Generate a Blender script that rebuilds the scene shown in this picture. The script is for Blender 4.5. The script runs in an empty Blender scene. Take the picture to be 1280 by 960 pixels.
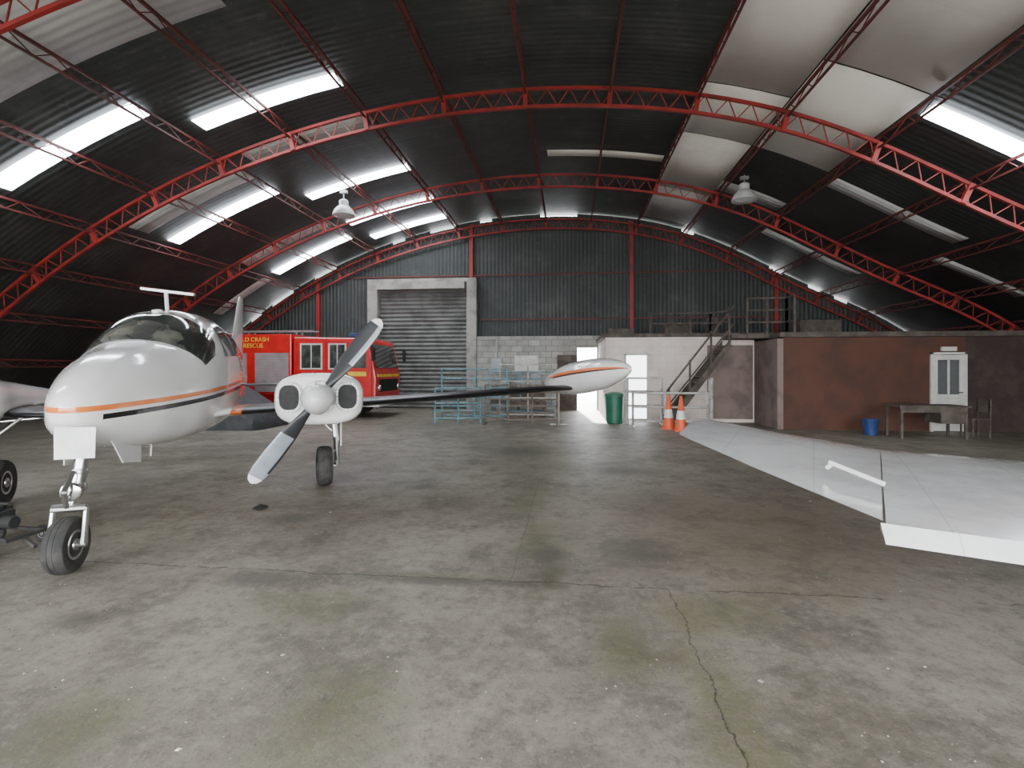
import bpy, math, random
from mathutils import Vector, Matrix
random.seed(7)
S=bpy.context.scene
COL=S.collection
R0=20.75; ZC=-13.15; X0=-0.9
def sag(a):
    return -.55*math.exp(-((a-27)/9.5)**2)
def rp(R,a,y):
    r=math.radians(a); return (X0+R*math.sin(r),y,ZC+R*math.cos(r)+sag(a))
def roofz(x,R=R0):
    v=R*R-(x-X0)**2
    return (math.sqrt(v) if v>0 else 0)+ZC+sag(math.degrees(math.asin(max(-1,min(1,(x-X0)/R)))))
# ------------------------------------------------------------ materials
def newmat(name):
    m=bpy.data.materials.new(name); m.use_nodes=True
    nt=m.node_tree; b=nt.nodes['Principled BSDF']
    return m,nt,b
def N(nt,t,**k):
    n=nt.nodes.new(t)
    for a,v in k.items(): setattr(n,a,v)
    return n
def math_(nt,op,a,b=None,c=None,clamp=False):
    n=nt.nodes.new('ShaderNodeMath'); n.operation=op; n.use_clamp=clamp
    for i,v in enumerate((a,b,c)):
        if v is None: continue
        if isinstance(v,(int,float)): n.inputs[i].default_value=v
        else: nt.links.new(v,n.inputs[i])
    return n.outputs[0]
def mix(nt,f,a,b):
    n=nt.nodes.new('ShaderNodeMix'); n.data_type='RGBA'
    for s,v in ((0,f),(6,a),(7,b)):
        if isinstance(v,(int,float)): n.inputs[s].default_value=v
        elif isinstance(v,tuple): n.inputs[s].default_value=(v[0],v[1],v[2],1)
        else: nt.links.new(v,n.inputs[s])
    return n.outputs[2]
def noise(nt,co,scale,detail=4,rough=.6):
    n=nt.nodes.new('ShaderNodeTexNoise'); n.inputs['Scale'].default_value=scale
    n.inputs['Detail'].default_value=detail; n.inputs['Roughness'].default_value=rough
    nt.links.new(co,n.inputs['Vector']); return n.outputs['Fac']
def ramp(nt,v,lo,hi):
    n=nt.nodes.new('ShaderNodeMapRange'); n.inputs[1].default_value=lo; n.inputs[2].default_value=hi
    n.interpolation_type='SMOOTHSTEP'
    nt.links.new(v,n.inputs[0]); return n.outputs[0]
def objco(nt):
    return nt.nodes.new('ShaderNodeTexCoord').outputs['Object']
def mat(name,col,rough=.5,metal=0,col2=None,nscale=3,nlo=.4,nhi=.65,bump=0,bscale=20,spec=None,coat=0):
    m,nt,b=newmat(name)
    b.inputs['Roughness'].default_value=rough; b.inputs['Metallic'].default_value=metal
    if coat: b.inputs['Coat Weight'].default_value=coat; b.inputs['Coat Roughness'].default_value=.08
    co=objco(nt)
    if col2 is None: col2=tuple(c*.82 for c in col)
    nz=noise(nt,co,nscale)
    nt.links.new(mix(nt,ramp(nt,nz,nlo,nhi),col,col2),b.inputs['Base Color'])
    if bump:
        bn=N(nt,'ShaderNodeBump'); bn.inputs['Strength'].default_value=bump; bn.inputs['Distance'].default_value=.02
        nt.links.new(noise(nt,co,bscale),bn.inputs['Height']); nt.links.new(bn.outputs[0],b.inputs['Normal'])
    return m
def corrugated(name,col,col2,axis=1,period=.15,rough=.7,dist=.03,nscale=.7,nlo=.45,nhi=.75,tone=.35,sheet=.95,blotch=.5,streak=0):
    m,nt,b=newmat(name); co=objco(nt)
    sep=N(nt,'ShaderNodeSeparateXYZ'); nt.links.new(co,sep.inputs[0])
    if dist>0:
        h=math_(nt,'SINE',math_(nt,'MULTIPLY',sep.outputs[axis],2*math.pi/period))
        bn=N(nt,'ShaderNodeBump'); bn.inputs['Strength'].default_value=1; bn.inputs['Distance'].default_value=dist
        nt.links.new(h,bn.inputs['Height']); nt.links.new(bn.outputs[0],b.inputs['Normal'])
    n1=ramp(nt,noise(nt,co,nscale,6,.7),nlo,nhi)
    br=math_(nt,'FLOOR',math_(nt,'MULTIPLY',sep.outputs[axis],1/sheet))
    wn=N(nt,'ShaderNodeTexWhiteNoise',noise_dimensions='1D'); nt.links.new(br,wn.inputs['W'])
    c=mix(nt,n1,col,col2)
    c=mix(nt,math_(nt,'MULTIPLY',ramp(nt,noise(nt,co,4.5,5,.75),.56,.7),blotch),c,tuple(min(1,x*1.6) for x in col2))
    if streak:
        mp=N(nt,'ShaderNodeMapping'); sc=[.5,.5,.5]; sc[axis]=7; mp.inputs['Scale'].default_value=sc
        nt.links.new(co,mp.inputs[0])
        c=mix(nt,math_(nt,'MULTIPLY',ramp(nt,noise(nt,mp.outputs[0],1.2,5,.7),.54,.72),streak),c,tuple(min(1,x*1.5) for x in col2))
    c=mix(nt,math_(nt,'MULTIPLY',wn.outputs['Value'],tone),c,tuple(x*.5 for x in col))
    nt.links.new(c,b.inputs['Base Color']); b.inputs['Roughness'].default_value=rough
    return m
def emis(name,col,st):
    m,nt,b=newmat(name)
    co=objco(nt)
    sep=N(nt,'ShaderNodeSeparateXYZ'); nt.links.new(co,sep.inputs[0])
    h=math_(nt,'SINE',math_(nt,'MULTIPLY',sep.outputs[1],2*math.pi/.15))
    nt.links.new(mix(nt,math_(nt,'MULTIPLY_ADD',h,.2,.3),col,tuple(c*.75 for c in col)),b.inputs['Emission Color'])
    b.inputs['Base Color'].default_value=(.7,.75,.8,1)
    b.inputs['Emission Strength'].default_value=st
    return m

M_roof=corrugated('roof_sheet_dark',(.036,.043,.040),(.088,.095,.086),1,dist=.004,streak=.5)
M_cream=corrugated('roof_sheet_cream',(.84,.82,.75),(.70,.67,.60),1,dist=0,tone=.12,sheet=1.9,nscale=.5,blotch=.25)
M_dull=corrugated('roof_sheet_dull',(.58,.59,.57),(.38,.39,.37),1,dist=.006,tone=.2,blotch=.3)
M_sky=emis('translucent_skylight_sheet',(.87,.92,1.0),24)
M_wallc=corrugated('wall_sheet',(.040,.047,.045),(.078,.084,.078),0,nscale=.9,dist=.012,streak=.4)
M_red=mat('red_oxide_paint',(.29,.022,.018),.55,col2=(.17,.018,.014),nscale=2)
M_redd=mat('red_oxide_shaded',(.13,.02,.016),.6,col2=(.07,.016,.013),nscale=1.5)  # darker copy of the red oxide: purlin shade put into the colour
M_white=mat('aircraft_white',(.78,.78,.76),.16,col2=(.70,.70,.68),nscale=1.2,coat=.8)
M_black=mat('rubber_boot_black',(.008,.008,.009),.35)
M_tire=mat('tyre_rubber',(.018,.018,.018),.8,col2=(.045,.042,.038),nscale=8)
M_alu=mat('aluminium',(.6,.6,.6),.3,1)
M_chrome=mat('chrome',(.75,.75,.75),.12,1)
M_orange=mat('aircraft_orange',(.75,.17,.03),.3)
M_glass=mat('tinted_glass',(.035,.038,.035),.06,col2=(.10,.10,.09),nscale=2.5,coat=1)
M_ws=mat('windshield_glass',(.03,.034,.032),.05,col2=(.13,.13,.11),nscale=2.6,nlo=.45,nhi=.62,coat=1)  # pale patches are reflections painted into the glass colour
M_dark=mat('dark_recess',(.012,.012,.012),.8)
M_intake=mat('intake_hole_shade',(.012,.012,.012),.7,col2=(.004,.004,.004),nscale=12)
M_blade=mat('propeller_grey',(.34,.38,.42),.35,.2,col2=(.27,.30,.33))
M_bladeb=mat('propeller_black_and_shade',(.03,.032,.035),.45)
M_fred=mat('fire_red',(.62,.015,.015),.3,col2=(.5,.015,.015),coat=.4)
M_yel=mat('yellow',(.85,.6,.05),.5)
M_grey=mat('grey_metal',(.32,.33,.34),.5,.3)
M_galv=mat('galvanised',(.5,.51,.5),.5,.4,col2=(.32,.29,.25),nscale=5)
M_blue=mat('blue_painted_steel',(.16,.34,.40),.5,col2=(.08,.17,.21),nscale=5)
M_rust=mat('rusty_steel',(.20,.16,.13),.7,col2=(.10,.085,.07),nscale=6)
M_conc=mat('concrete_pillar',(.33,.32,.29),.9,col2=(.20,.19,.17),nscale=2,bump=.4)
M_green=mat('green_plastic',(.02,.14,.085),.4)
M_coneo=mat('cone_orange',(.80,.13,.04),.5,col2=(.65,.1,.03))
M_conew=mat('cone_reflective',(.8,.8,.8),.3)
M_wood=mat('old_wood',(.14,.105,.08),.7,col2=(.08,.06,.045),nscale=4)
M_woodd=mat('dark_wood',(.06,.048,.04),.8,col2=(.11,.09,.075),nscale=4)
M_doorw=mat('white_door_paint',(.60,.60,.55),.5)
M_brown=mat('brown_board',(.088,.034,.019),.75,col2=(.055,.024,.016),nscale=1.2,nlo=.35,nhi=.7)
M_pink=mat('plaster_pinkgrey',(.21,.155,.14),.85,col2=(.13,.10,.09),nscale=1.5,bump=.2)
M_tarp=mat('grey_tarpaulin',(.035,.038,.042),.7,col2=(.06,.06,.065),nscale=3,bump=.6,bscale=4)
M_paper=mat('paper',(.85,.85,.84),.7)
M_bluep=mat('blue_plastic',(.02,.05,.16),.5)

def blockmat(name,c1,c2,mort,dirt=.6):
    m,nt,b=newmat(name); co=objco(nt)
    mp=N(nt,'ShaderNodeMapping'); mp.inputs['Rotation'].default_value=(math.radians(90),0,0)
    nt.links.new(co,mp.inputs[0])
    br=N(nt,'ShaderNodeTexBrick'); nt.links.new(mp.outputs[0],br.inputs['Vector'])
    br.inputs['Scale'].default_value=1; br.inputs['Brick Width'].default_value=.45; br.inputs['Row Height'].default_value=.225
    br.inputs['Mortar Size'].default_value=.012
    br.inputs['Color1'].default_value=(*c1,1); br.inputs['Color2'].default_value=(*c2,1); br.inputs['Mortar'].default_value=(*mort,1)
    n1=ramp(nt,noise(nt,co,1.3,6,.7),.4,.75)
    nt.links.new(mix(nt,math_(nt,'MULTIPLY',n1,dirt),br.outputs['Color'],tuple(x*.4 for x in c1)),b.inputs['Base Color'])
    b.inputs['Roughness'].default_value=.9
    return m
M_block=blockmat('block_wall',(.40,.39,.36),(.27,.27,.25),(.18,.18,.17))
M_blockc=blockmat('cream_block_wall',(.74,.65,.59),(.68,.60,.54),(.62,.55,.50),.4)

def floormat():
    m,nt,b=newmat('concrete_floor'); co=objco(nt)
    sep=N(nt,'ShaderNodeSeparateXYZ'); nt.links.new(co,sep.inputs[0]); X=sep.outputs[0]; Y=sep.outputs[1]
    n1=noise(nt,co,.45,6,.65); n2=noise(nt,co,2.2,8,.7); n3=noise(nt,co,14,6,.75); n4=noise(nt,co,60,3,.7)
    n5=noise(nt,co,.95,7,.72); n6=noise(nt,co,5.5,7,.75)
    c=mix(nt,ramp(nt,n1,.38,.62),(.285,.260,.208),(.185,.165,.128))
    c=mix(nt,math_(nt,'MULTIPLY',ramp(nt,n5,.49,.60),.6),c,(.115,.103,.078))
    c=mix(nt,math_(nt,'MULTIPLY',ramp(nt,n2,.47,.64),.6),c,(.105,.095,.072))
    c=mix(nt,math_(nt,'MULTIPLY',ramp(nt,n6,.52,.66),.5),c,(.10,.092,.072))
    c=mix(nt,math_(nt,'MULTIPLY',ramp(nt,n6,.46,.34),.35),c,(.37,.35,.30))
    c=mix(nt,math_(nt,'MULTIPLY',ramp(nt,n3,.5,.72),.45),c,(.36,.34,.295))
    c=mix(nt,math_(nt,'MULTIPLY',ramp(nt,n3,.5,.3),.6),c,(.075,.068,.055))
    c=mix(nt,math_(nt,'MULTIPLY',ramp(nt,n4,.6,.7),.5),c,(.42,.40,.36))
    c=mix(nt,math_(nt,'MULTIPLY',ramp(nt,n4,.42,.34),.5),c,(.06,.055,.045))
    def blob(cx,cy,rx,ry,soft=1.0):
        dx=math_(nt,'MULTIPLY',math_(nt,'SUBTRACT',X,cx),1/rx); dy=math_(nt,'MULTIPLY',math_(nt,'SUBTRACT',Y,cy),1/ry)
        r=math_(nt,'SQRT',math_(nt,'ADD',math_(nt,'MULTIPLY',dx,dx),math_(nt,'MULTIPLY',dy,dy)))
        r=math_(nt,'ADD',r,math_(nt,'MULTIPLY_ADD',n2,3.0,-1.5))
        return ramp(nt,r,1.1,1.1-soft)
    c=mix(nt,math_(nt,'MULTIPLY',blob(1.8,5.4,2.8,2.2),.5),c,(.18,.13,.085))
    moss=None
    for a in ((-.2,4.6,.45,.9),(.75,2.3,.25,1.0),(-1.1,2.3,.4,.6),(-1.7,3.3,.7,.35),(-.6,9.4,.9,1.6),(.1,1.6,.3,.4),(-.5,6.4,.3,1.3),(-2.2,2.1,.35,.4),(1.0,3.5,.5,.4),(-1.0,3.9,.8,.12),(.3,3.0,.25,.5)):
        f=blob(*a)
        moss=f if moss is None else math_(nt,'MAXIMUM',moss,f)
    c=mix(nt,math_(nt,'MULTIPLY',moss,math_(nt,'MULTIPLY_ADD',ramp(nt,n3,.38,.62),.5,.15)),c,(.09,.098,.026))
    oil=None
    for a in ((-3.12,2.97,.28,.18),(-1.05,9.9,.9,.8),(-.9,3.82,.9,.10),(-2.0,6.8,.3,.2),(.9,8.2,.7,.5),(-4.4,2.4,.4,.3),(-2.3,3.7,.5,.2),(-3.4,7.2,.5,.5),(.55,4.6,.5,.6),(-.2,4.4,.3,.5),(-3.0,5.2,.3,.3)):
        f=blob(*a)
        oil=f if oil is None else math_(nt,'MAXIMUM',oil,f)
    c=mix(nt,math_(nt,'MULTIPLY',oil,.65),c,(.045,.04,.032))
    wob=math_(nt,'MULTIPLY_ADD',n2,.16,-.08); wob3=math_(nt,'MULTIPLY_ADD',n3,.05,-.025)
    w=math_(nt,'ADD',wob,wob3)
    def line(v,pos,wid,amp,cond=None,s=1):
        d=math_(nt,'ABSOLUTE',math_(nt,'ADD',math_(nt,'SUBTRACT',v,pos),math_(nt,'MULTIPLY',w,amp)))
        f=math_(nt,'LESS_THAN',d,wid)
        if cond is not None: f=math_(nt,'MULTIPLY',f,cond)
        if s!=1: f=math_(nt,'MULTIPLY',f,s)
        return f
    far=math_(nt,'MULTIPLY',math_(nt,'GREATER_THAN',Y,3.85),math_(nt,'LESS_THAN',Y,7.5)); near=math_(nt,'LESS_THAN',Y,3.85)
    brk=ramp(nt,n5,.40,.50)
    L=None
    for f in (line(X,-.44,.005,.6,far,.5),line(X,.71,.005,1.2,near),line(Y,3.86,.009,1.1,brk,1),line(Y,9.2,.012,.6,brk,.4)):
        L=f if L is None else math_(nt,'MAXIMUM',L,f)
    c=mix(nt,math_(nt,'MULTIPLY',L,.8),c,(.04,.037,.03))
    nt.links.new(c,b.inputs['Base Color'])
    nt.links.new(math_(nt,'MULTIPLY_ADD',n2,.4,.34),b.inputs['Roughness'])
    bn=N(nt,'ShaderNodeBump'); bn.inputs['Strength'].default_value=.4; bn.inputs['Distance'].default_value=.01
    nt.links.new(math_(nt,'SUBTRACT',n3,L),bn.inputs['Height']); nt.links.new(bn.outputs[0],b.inputs['Normal'])
    return m
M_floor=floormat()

def fusemat():
    m,nt,b=newmat('fuselage_paint'); co=objco(nt)
    sep=N(nt,'ShaderNodeSeparateXYZ'); nt.links.new(co,sep.inputs[0])
    zz=math_(nt,'SUBTRACT',sep.outputs[2],math_(nt,'MULTIPLY_ADD',sep.outputs[1],.045,1.265))
    o=math_(nt,'MULTIPLY',math_(nt,'GREATER_THAN',zz,0),math_(nt,'LESS_THAN',zz,.045))
    k=math_(nt,'MULTIPLY',math_(nt,'GREATER_THAN',zz,-.075),math_(nt,'LESS_THAN',zz,-.03))
    k=math_(nt,'MULTIPLY',k,math_(nt,'GREATER_THAN',sep.outputs[1],.12))
    c=mix(nt,ramp(nt,noise(nt,co,1.3),.4,.7),(.80,.80,.78),(.72,.72,.70))
    c=mix(nt,o,c,(.72,.19,.035)); c=mix(nt,k,c,(.012,.012,.014))
    nt.links.new(c,b.inputs['Base Color']); b.inputs['Roughness'].default_value=.18
    b.inputs['Coat Weight'].default_value=.8; b.inputs['Coat Roughness'].default_value=.05
    return m
M_fus=fusemat()
def wingmat():
    m,nt,b=newmat('wing_paint_panelled'); co=objco(nt)
    sep=N(nt,'ShaderNodeSeparateXYZ'); nt.links.new(co,sep.inputs[0])
    p=math_(nt,'FRACT',math_(nt,'MULTIPLY',math_(nt,'ADD',math_(nt,'MULTIPLY',sep.outputs[0],.85),math_(nt,'MULTIPLY',sep.outputs[1],-.5)),2.2))
    ln=math_(nt,'LESS_THAN',p,.012)
    c=mix(nt,ramp(nt,noise(nt,co,1.6,6,.7),.4,.7),(.80,.81,.81),(.60,.61,.61))
    c=mix(nt,math_(nt,'MULTIPLY',ramp(nt,noise(nt,co,9,6,.75),.55,.72),.35),c,(.40,.40,.38))
    c=mix(nt,math_(nt,'MULTIPLY',ln,.35),c,(.35,.35,.35))
    nt.links.new(c,b.inputs['Base Color']); b.inputs['Roughness'].default_value=.16
    b.inputs['Coat Weight'].default_value=.6; b.inputs['Coat Roughness'].default_value=.1
    return m
M_wing=wingmat()

# ------------------------------------------------------------ geometry helpers
def empty(name,loc=(0,0,0),rz=0):
    e=bpy.data.objects.new(name,None); e.location=loc; e.rotation_euler=(0,0,rz); e.empty_display_size=.3
    COL.objects.link(e); return e
def mobj(name,vs,fs,mats,parent=None,fm=None,smooth=False,loc=None):
    me=bpy.data.meshes.new(name); me.from_pydata([tuple(v) for v in vs],[],fs); me.update()
    if not isinstance(mats,(list,tuple)): mats=[mats]
    for m in mats: me.materials.append(m)
    if fm:
        for i,p in enumerate(me.polygons): p.material_index=fm[i]
    if smooth:
        for p in me.polygons: p.use_smooth=True
    o=bpy.data.objects.new(name,me); COL.objects.link(o)
    if parent: o.parent=parent
    if loc: o.location=loc
    return o
def bevel(o,w,seg=2):
    b=o.modifiers.new('bev','BEVEL'); b.width=w; b.segments=seg; b.limit_method='ANGLE'; return o
class MB:
    def __init__(s): s.v=[];s.f=[];s.m=[]
    def add(s,vs,fs,m=0):
        o=len(s.v); s.v+= [tuple(v) for v in vs]; s.f+=[tuple(i+o for i in f) for f in fs]; s.m+=[m]*len(fs)
    def box(s,x0,x1,y0,y1,z0,z1,m=0):
        s.add([(x0,y0,z0),(x1,y0,z0),(x1,y1,z0),(x0,y1,z0),(x0,y0,z1),(x1,y0,z1),(x1,y1,z1),(x0,y1,z1)],
              [(0,3,2,1),(4,5,6,7),(0,1,5,4),(1,2,6,5),(2,3,7,6),(3,0,4,7)],m)
    def bar(s,p,q,r,m=0,n=4,r2=None):
        p=Vector(p);q=Vector(q);d=(q-p)
        if d.length<1e-6: return
        d.normalize(); u=d.cross(Vector((0,0,1)))
        if u.length<.01: u=d.cross(Vector((0,1,0)))
        u.normalize(); w=d.cross(u); r2=r if r2 is None else r2
        vs=[]
        for c,rr in ((p,r),(q,r2)):
            for i in range(n):
                a=2*math.pi*(i+.5)/n; vs.append(c+(u*math.cos(a)+w*math.sin(a))*rr)
        fs=[(i,(i+1)%n,n+(i+1)%n,n+i) for i in range(n)]+[tuple(range(n-1,-1,-1)),tuple(range(n,2*n))]
        s.add(vs,fs,m)
    def lathe(s,prof,c,ax,m=0,n=28):
        c=Vector(c);ax=Vector(ax).normalized(); u=ax.cross(Vector((0,0,1)))
        if u.length<.01: u=ax.cross(Vector((0,1,0)))
        u.normalize(); w=ax.cross(u); vs=[];fs=[]
        for r,h in prof:
            for i in range(n):
                a=2*math.pi*i/n; vs.append(c+ax*h+(u*math.cos(a)+w*math.sin(a))*max(r,1e-4))
        for j in range(len(prof)-1):
            for i in range(n):
                fs.append((j*n+i,j*n+(i+1)%n,(j+1)*n+(i+1)%n,(j+1)*n+i))
        fs.append(tuple(range(n-1,-1,-1))); fs.append(tuple(range((len(prof)-1)*n,len(prof)*n)))
        s.add(vs,fs,m)
    def prism(s,prof,y0,y1,m=0):
        n=len(prof); vs=[(x,y0,z) for x,z in prof]+[(x,y1,z) for x,z in prof]
        s.add(vs,[tuple(range(n)),tuple(range(2*n-1,n-1,-1))]+[(i,i+n,(i+1)%n+n,(i+1)%n) for i in range(n)],m)
    def obj(s,name,mats,parent=None,smooth=False,bev=0,loc=None,auto=False):
        o=mobj(name,s.v,s.f,mats,parent,s.m,smooth or auto,loc)
        if auto:
            try: o.data.set_sharp_from_angle(angle=math.radians(35))
            except Exception: pass
        if bev: bevel(o,bev)
        return o
def wheel(name,c,ax,R,w,parent,hubr=.5):
    mb=MB()
    mb.lathe([(R*hubr,-w*.40),(R*.72,-w*.5),(R*.9,-w*.46),(R*.975,-w*.33),(R,-w*.15),(R*.985,-w*.13),(R*.985,-w*.1),(R,-w*.08),(R,w*.08),(R*.985,w*.1),(R*.985,w*.13),(R,w*.15),(R*.975,w*.33),(R*.9,w*.46),(R*.72,w*.5),(R*hubr,w*.40)],c,ax,0,36)
    mb.obj(name+'_tyre',M_tire,parent,auto=True)
    mb=MB()
    mb.lathe([(R*hubr*.98,-w*.37),(R*hubr*1.02,-w*.42),(R*hubr*.85,-w*.42),(R*hubr*.75,-w*.28),(R*.25,-w*.26),(R*.2,-w*.46),(R*.08,-w*.48),(R*.08,w*.48),(R*.2,w*.46),(R*.25,w*.26),(R*hubr*.75,w*.28),(R*hubr*.85,w*.42),(R*hubr*1.02,w*.42),(R*hubr*.98,w*.37)],c,ax,0,24)
    mb.obj(name+'_hub',M_alu,parent,auto=True)
def cr(tab,t):
    n=len(tab)
    if t<=tab[0][0]: return tab[0][1:]
    if t>=tab[-1][0]: return tab[-1][1:]
    for i in range(n-1):
        if tab[i][0]<=t<=tab[i+1][0]: break
    p0=tab[max(i-1,0)];p1=tab[i];p2=tab[i+1];p3=tab[min(i+2,n-1)]
    h=p2[0]-p1[0]; u=(t-p1[0])/h; out=[]
    for k in range(1,len(p1)):
        m1=(p2[k]-p0[k])/(p2[0]-p0[0]) if i>0 else (p2[k]-p1[k])/h
        m2=(p3[k]-p1[k])/(p3[0]-p1[0]) if i+2<n else (p2[k]-p1[k])/h
        out.append((2*u**3-3*u*u+1)*p1[k]+(u**3-2*u*u+u)*h*m1+(-2*u**3+3*u*u)*p2[k]+(u**3-u*u)*h*m2)
    return out
def rings_obj(name,rings,mats,parent,cap=True,fm=None,smooth=True):
    n=len(rings[0]); vs=[p for r in rings for p in r]; fs=[];m=[]
    for j in range(len(rings)-1):
        for i in range(n):
            fs.append((j*n+i,j*n+(i+1)%n,(j+1)*n+(i+1)%n,(j+1)*n+i)); m.append(fm(j,i) if fm else 0)
    if cap:
        fs.append(tuple(range(n-1,-1,-1))); fs.append(tuple(range((len(rings)-1)*n,len(rings)*n))); m+=[0,0]
    o=mobj(name,vs,fs,mats,parent,m,smooth)
    try: o.data.set_sharp_from_angle(angle=math.radians(50))
    except Exception: pass
    return o
def sect(cx,y,hw,zb,zt,mid=.45,e=.85,n=40):
    zc=zb+(zt-zb)*mid; r=[]
    for i in range(n):
        a=2*math.pi*i/n; c=math.cos(a); s=math.sin(a)
        x=hw*math.copysign(abs(c)**e,c); z=zc+((zt-zc) if s>0 else (zc-zb))*math.copysign(abs(s)**e,s)
        r.append((cx+x,y,z))
    return r

# ------------------------------------------------------------ building shell
YF,YB=-4.0,20.0
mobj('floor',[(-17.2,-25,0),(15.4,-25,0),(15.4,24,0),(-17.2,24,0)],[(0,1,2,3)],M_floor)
def arc_patch(name,a0,a1,y0,y1,R,m,na=None,th=0):
    na=na or max(2,int(abs(a1-a0)/1.5)); vs=[];fs=[]
    for i in range(na+1):
        a=a0+(a1-a0)*i/na
        for y in (y0,y1): vs.append(rp(R,a,y))
    for i in range(na): fs.append((2*i,2*i+2,2*i+3,2*i+1))
    o=mobj(name,vs,fs,m,None,None,True)
    s=o.modifiers.new('th','SOLIDIFY'); s.thickness=th; s.offset=0
    return o
AE=math.degrees(math.acos(-ZC/R0))
arc_patch('ceiling',-AE,AE,YF,YB+.3,R0+.05,M_roof,90,.04)
patches=[(-28.5,-12,5.9,7.3,M_dull),(-28.5,-12,2.2,3.4,M_dull),(-28.5,-19.5,11.5,12.1,M_dull),(-18.5,-10,11.0,11.6,M_dull),(-28.5,-19.5,15.8,16.3,M_dull),
 (.8,9.5,14.1,14.5,M_cream),(20,28.5,12.7,13.2,M_dull),(20,28.5,17,17.5,M_dull),(-36,-29.5,17.6,18.1,M_dull),
 (9.8,14.4,0,6.9,M_cream),(9.8,14.4,6.93,10.45,M_cream),(9.8,14.4,10.5,12.6,M_cream),(14.5,19.3,0,5.4,M_cream),(14.5,19.3,5.45,9.2,M_cream),(14.5,19.3,9.25,12.6,M_cream),
 (19.4,24,0,7.6,M_cream),(9.8,14.4,12.64,16.2,M_cream),(9.8,14.4,16.24,19.4,M_dull),(14.4,19.3,14.9,15.6,M_dull),(29.5,36,14.0,14.4,M_dull)]
for a0,a1,y0,y1,m in patches: arc_patch('ceiling_panel',a0,a1,y0,y1,R0+.015,m,None,.012)
sk=[(-28.5,-19.6,8.38,8.82),(-18.4,-10.0,9.38,9.80),(-28.5,-19.6,12.72,13.16),(-18.4,-10,13.78,14.2),(-28.3,-19.8,17.5,18.0),
    (-18.4,-10,16.45,16.9),(-18.2,-10.2,18.35,18.85),(19.8,28.5,9.35,9.75),(-28.5,-19.6,3.8,4.24),(24.2,28.5,3.8,4.24)]
for i,(a0,a1,y0,y1) in enumerate(sk): arc_patch('window_%d'%(i+1),a0,a1,y0,y1,R0-.01,M_sky,None,.01)

def truss(y,Ru=20.5,Rl=20.14,m=M_red):
    mb=MB(); amax=50.2
    k=80
    P=lambda R,a: rp(R,a,y)
    for i in range(k):
        a0=-amax+2*amax*i/k;a1=-amax+2*amax*(i+1)/k
        mb.bar(P(Ru,a0),P(Ru,a1),.042,0,4); mb.bar(P(Rl,a0),P(Rl,a1),.042,0,4)
        am=(a0+a1)/2
        mb.bar(P(Ru,a0),P(Rl,am),.013,0,4); mb.bar(P(Rl,am),P(Ru,a1),.013,0,4)
    for j in range(-9,10):
        a=j*4.83
        mb.bar(P(Ru+.02,a),P(Rl-.02,a),.065,0,4)
    return mb.obj('roof_arch_truss',m)
for y in (-3.6,1.1,5.8,10.5,15.2,19.75): truss(y)
mb=MB()
for k in range(-10,11):
    P=lambda R,y: rp(R,k*4.83,y)
    mb.bar(P(20.66,YF+.1),P(20.66,19.9),.032); mb.bar(P(20.40,YF+.1),P(20.40,19.9),.024)
    y=YF+.1; st=.36;i=0
    while y<19.8:
        A=P(20.66 if i%2==0 else 20.40,y);B=P(20.40 if i%2==0 else 20.66,min(y+st,19.9)); mb.bar(A,B,.010); y+=st;i+=1
mb.obj('roof_purlins',M_redd)

def wall_strip(mb,x0,x1,z0,y=YB,n=None,gap=True,th=.08):
    n=n or max(1,int((x1-x0)/.45))
    for i in range(n):
        a=x0+(x1-x0)*i/n;b=x0+(x1-x0)*(i+1)/n
        za=roofz(a)+.02;zb=roofz(b)+.02
        if gap and random.random()<.25: za-=.09;zb-=.09
        if za<=z0+.01 and zb<=z0+.01: continue
        za=max(za,z0+.01);zb=max(zb,z0+.01)
        mb.add([(a,y,z0),(b,y,z0),(b,y,zb),(a,y,za),(a,y+th,z0),(b,y+th,z0),(b,y+th,zb),(a,y+th,za)],
               [(0,1,2,3),(5,4,7,6),(0,4,5,1),(2,6,7,3),(0,3,7,4),(1,5,6,2)])
mb=MB()
wall_strip(mb,-16.9,-7.6,0); wall_strip(mb,-7.6,-4.0,5.0); wall_strip(mb,-4.0,.3,0); wall_strip(mb,.3,1.05,2.4); wall_strip(mb,1.05,15.1,0)
mb.obj('wall_back',M_wallc)
mb=MB(); wall_strip(mb,-16.9,-11,0,YF-.1,None,False); wall_strip(mb,-11,10.5,4.4,YF-.1,None,False); wall_strip(mb,10.5,15.1,0,YF-.1,None,False)  # unseen front wall, added with a low opening to strengthen floor shadows
mb.obj('wall_front_added',M_wallc)
mb=MB(); mb.box(-3.6,.28,YB-.28,YB-.01,0,2.85); mb.box(.28,1.07,YB-.28,YB-.01,2.4,2.85); mb.box(1.07,2.2,YB-.28,YB-.01,0,2.85)
mb.obj('wall_back_blockwork',M_block)
mb=MB(); mb.box(-16.2,-8.05,YB-.22,YB-.01,0,1.6); mb.obj('wall_back_plinth',M_block)
mb=MB(); z=0; ps=.165
while z<4.95:
    pr=[(YB+.0,z),(YB-.02,z+.02),(YB-.065,z+.06),(YB-.07,z+.09),(YB-.05,z+.125),(YB-.0,z+.15),(YB-.0,z+ps)]
    vs=[(-7.6,a,b) for a,b in pr]+[(-4.0,a,b) for a,b in pr]; n=len(pr)
    mb.add(vs,[(i,i+n,i+1+n,i+1) for i in range(n-1)]); z+=ps
mb.box(-7.6,-4.0,YB+.02,YB+.05,0,5.02)
mb.obj('door_1',mat('shutter_grey',(.17,.172,.165),.6,.1,col2=(.10,.10,.095),nscale=1.5))
mb=MB(); mb.box(-8.02,-7.6,YB-.35,YB-.01,0,5.15); mb.box(-4.0,-3.6,YB-.35,YB-.01,0,5.15)
mb.obj('door_pillars',M_conc,bev=.02)
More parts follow.
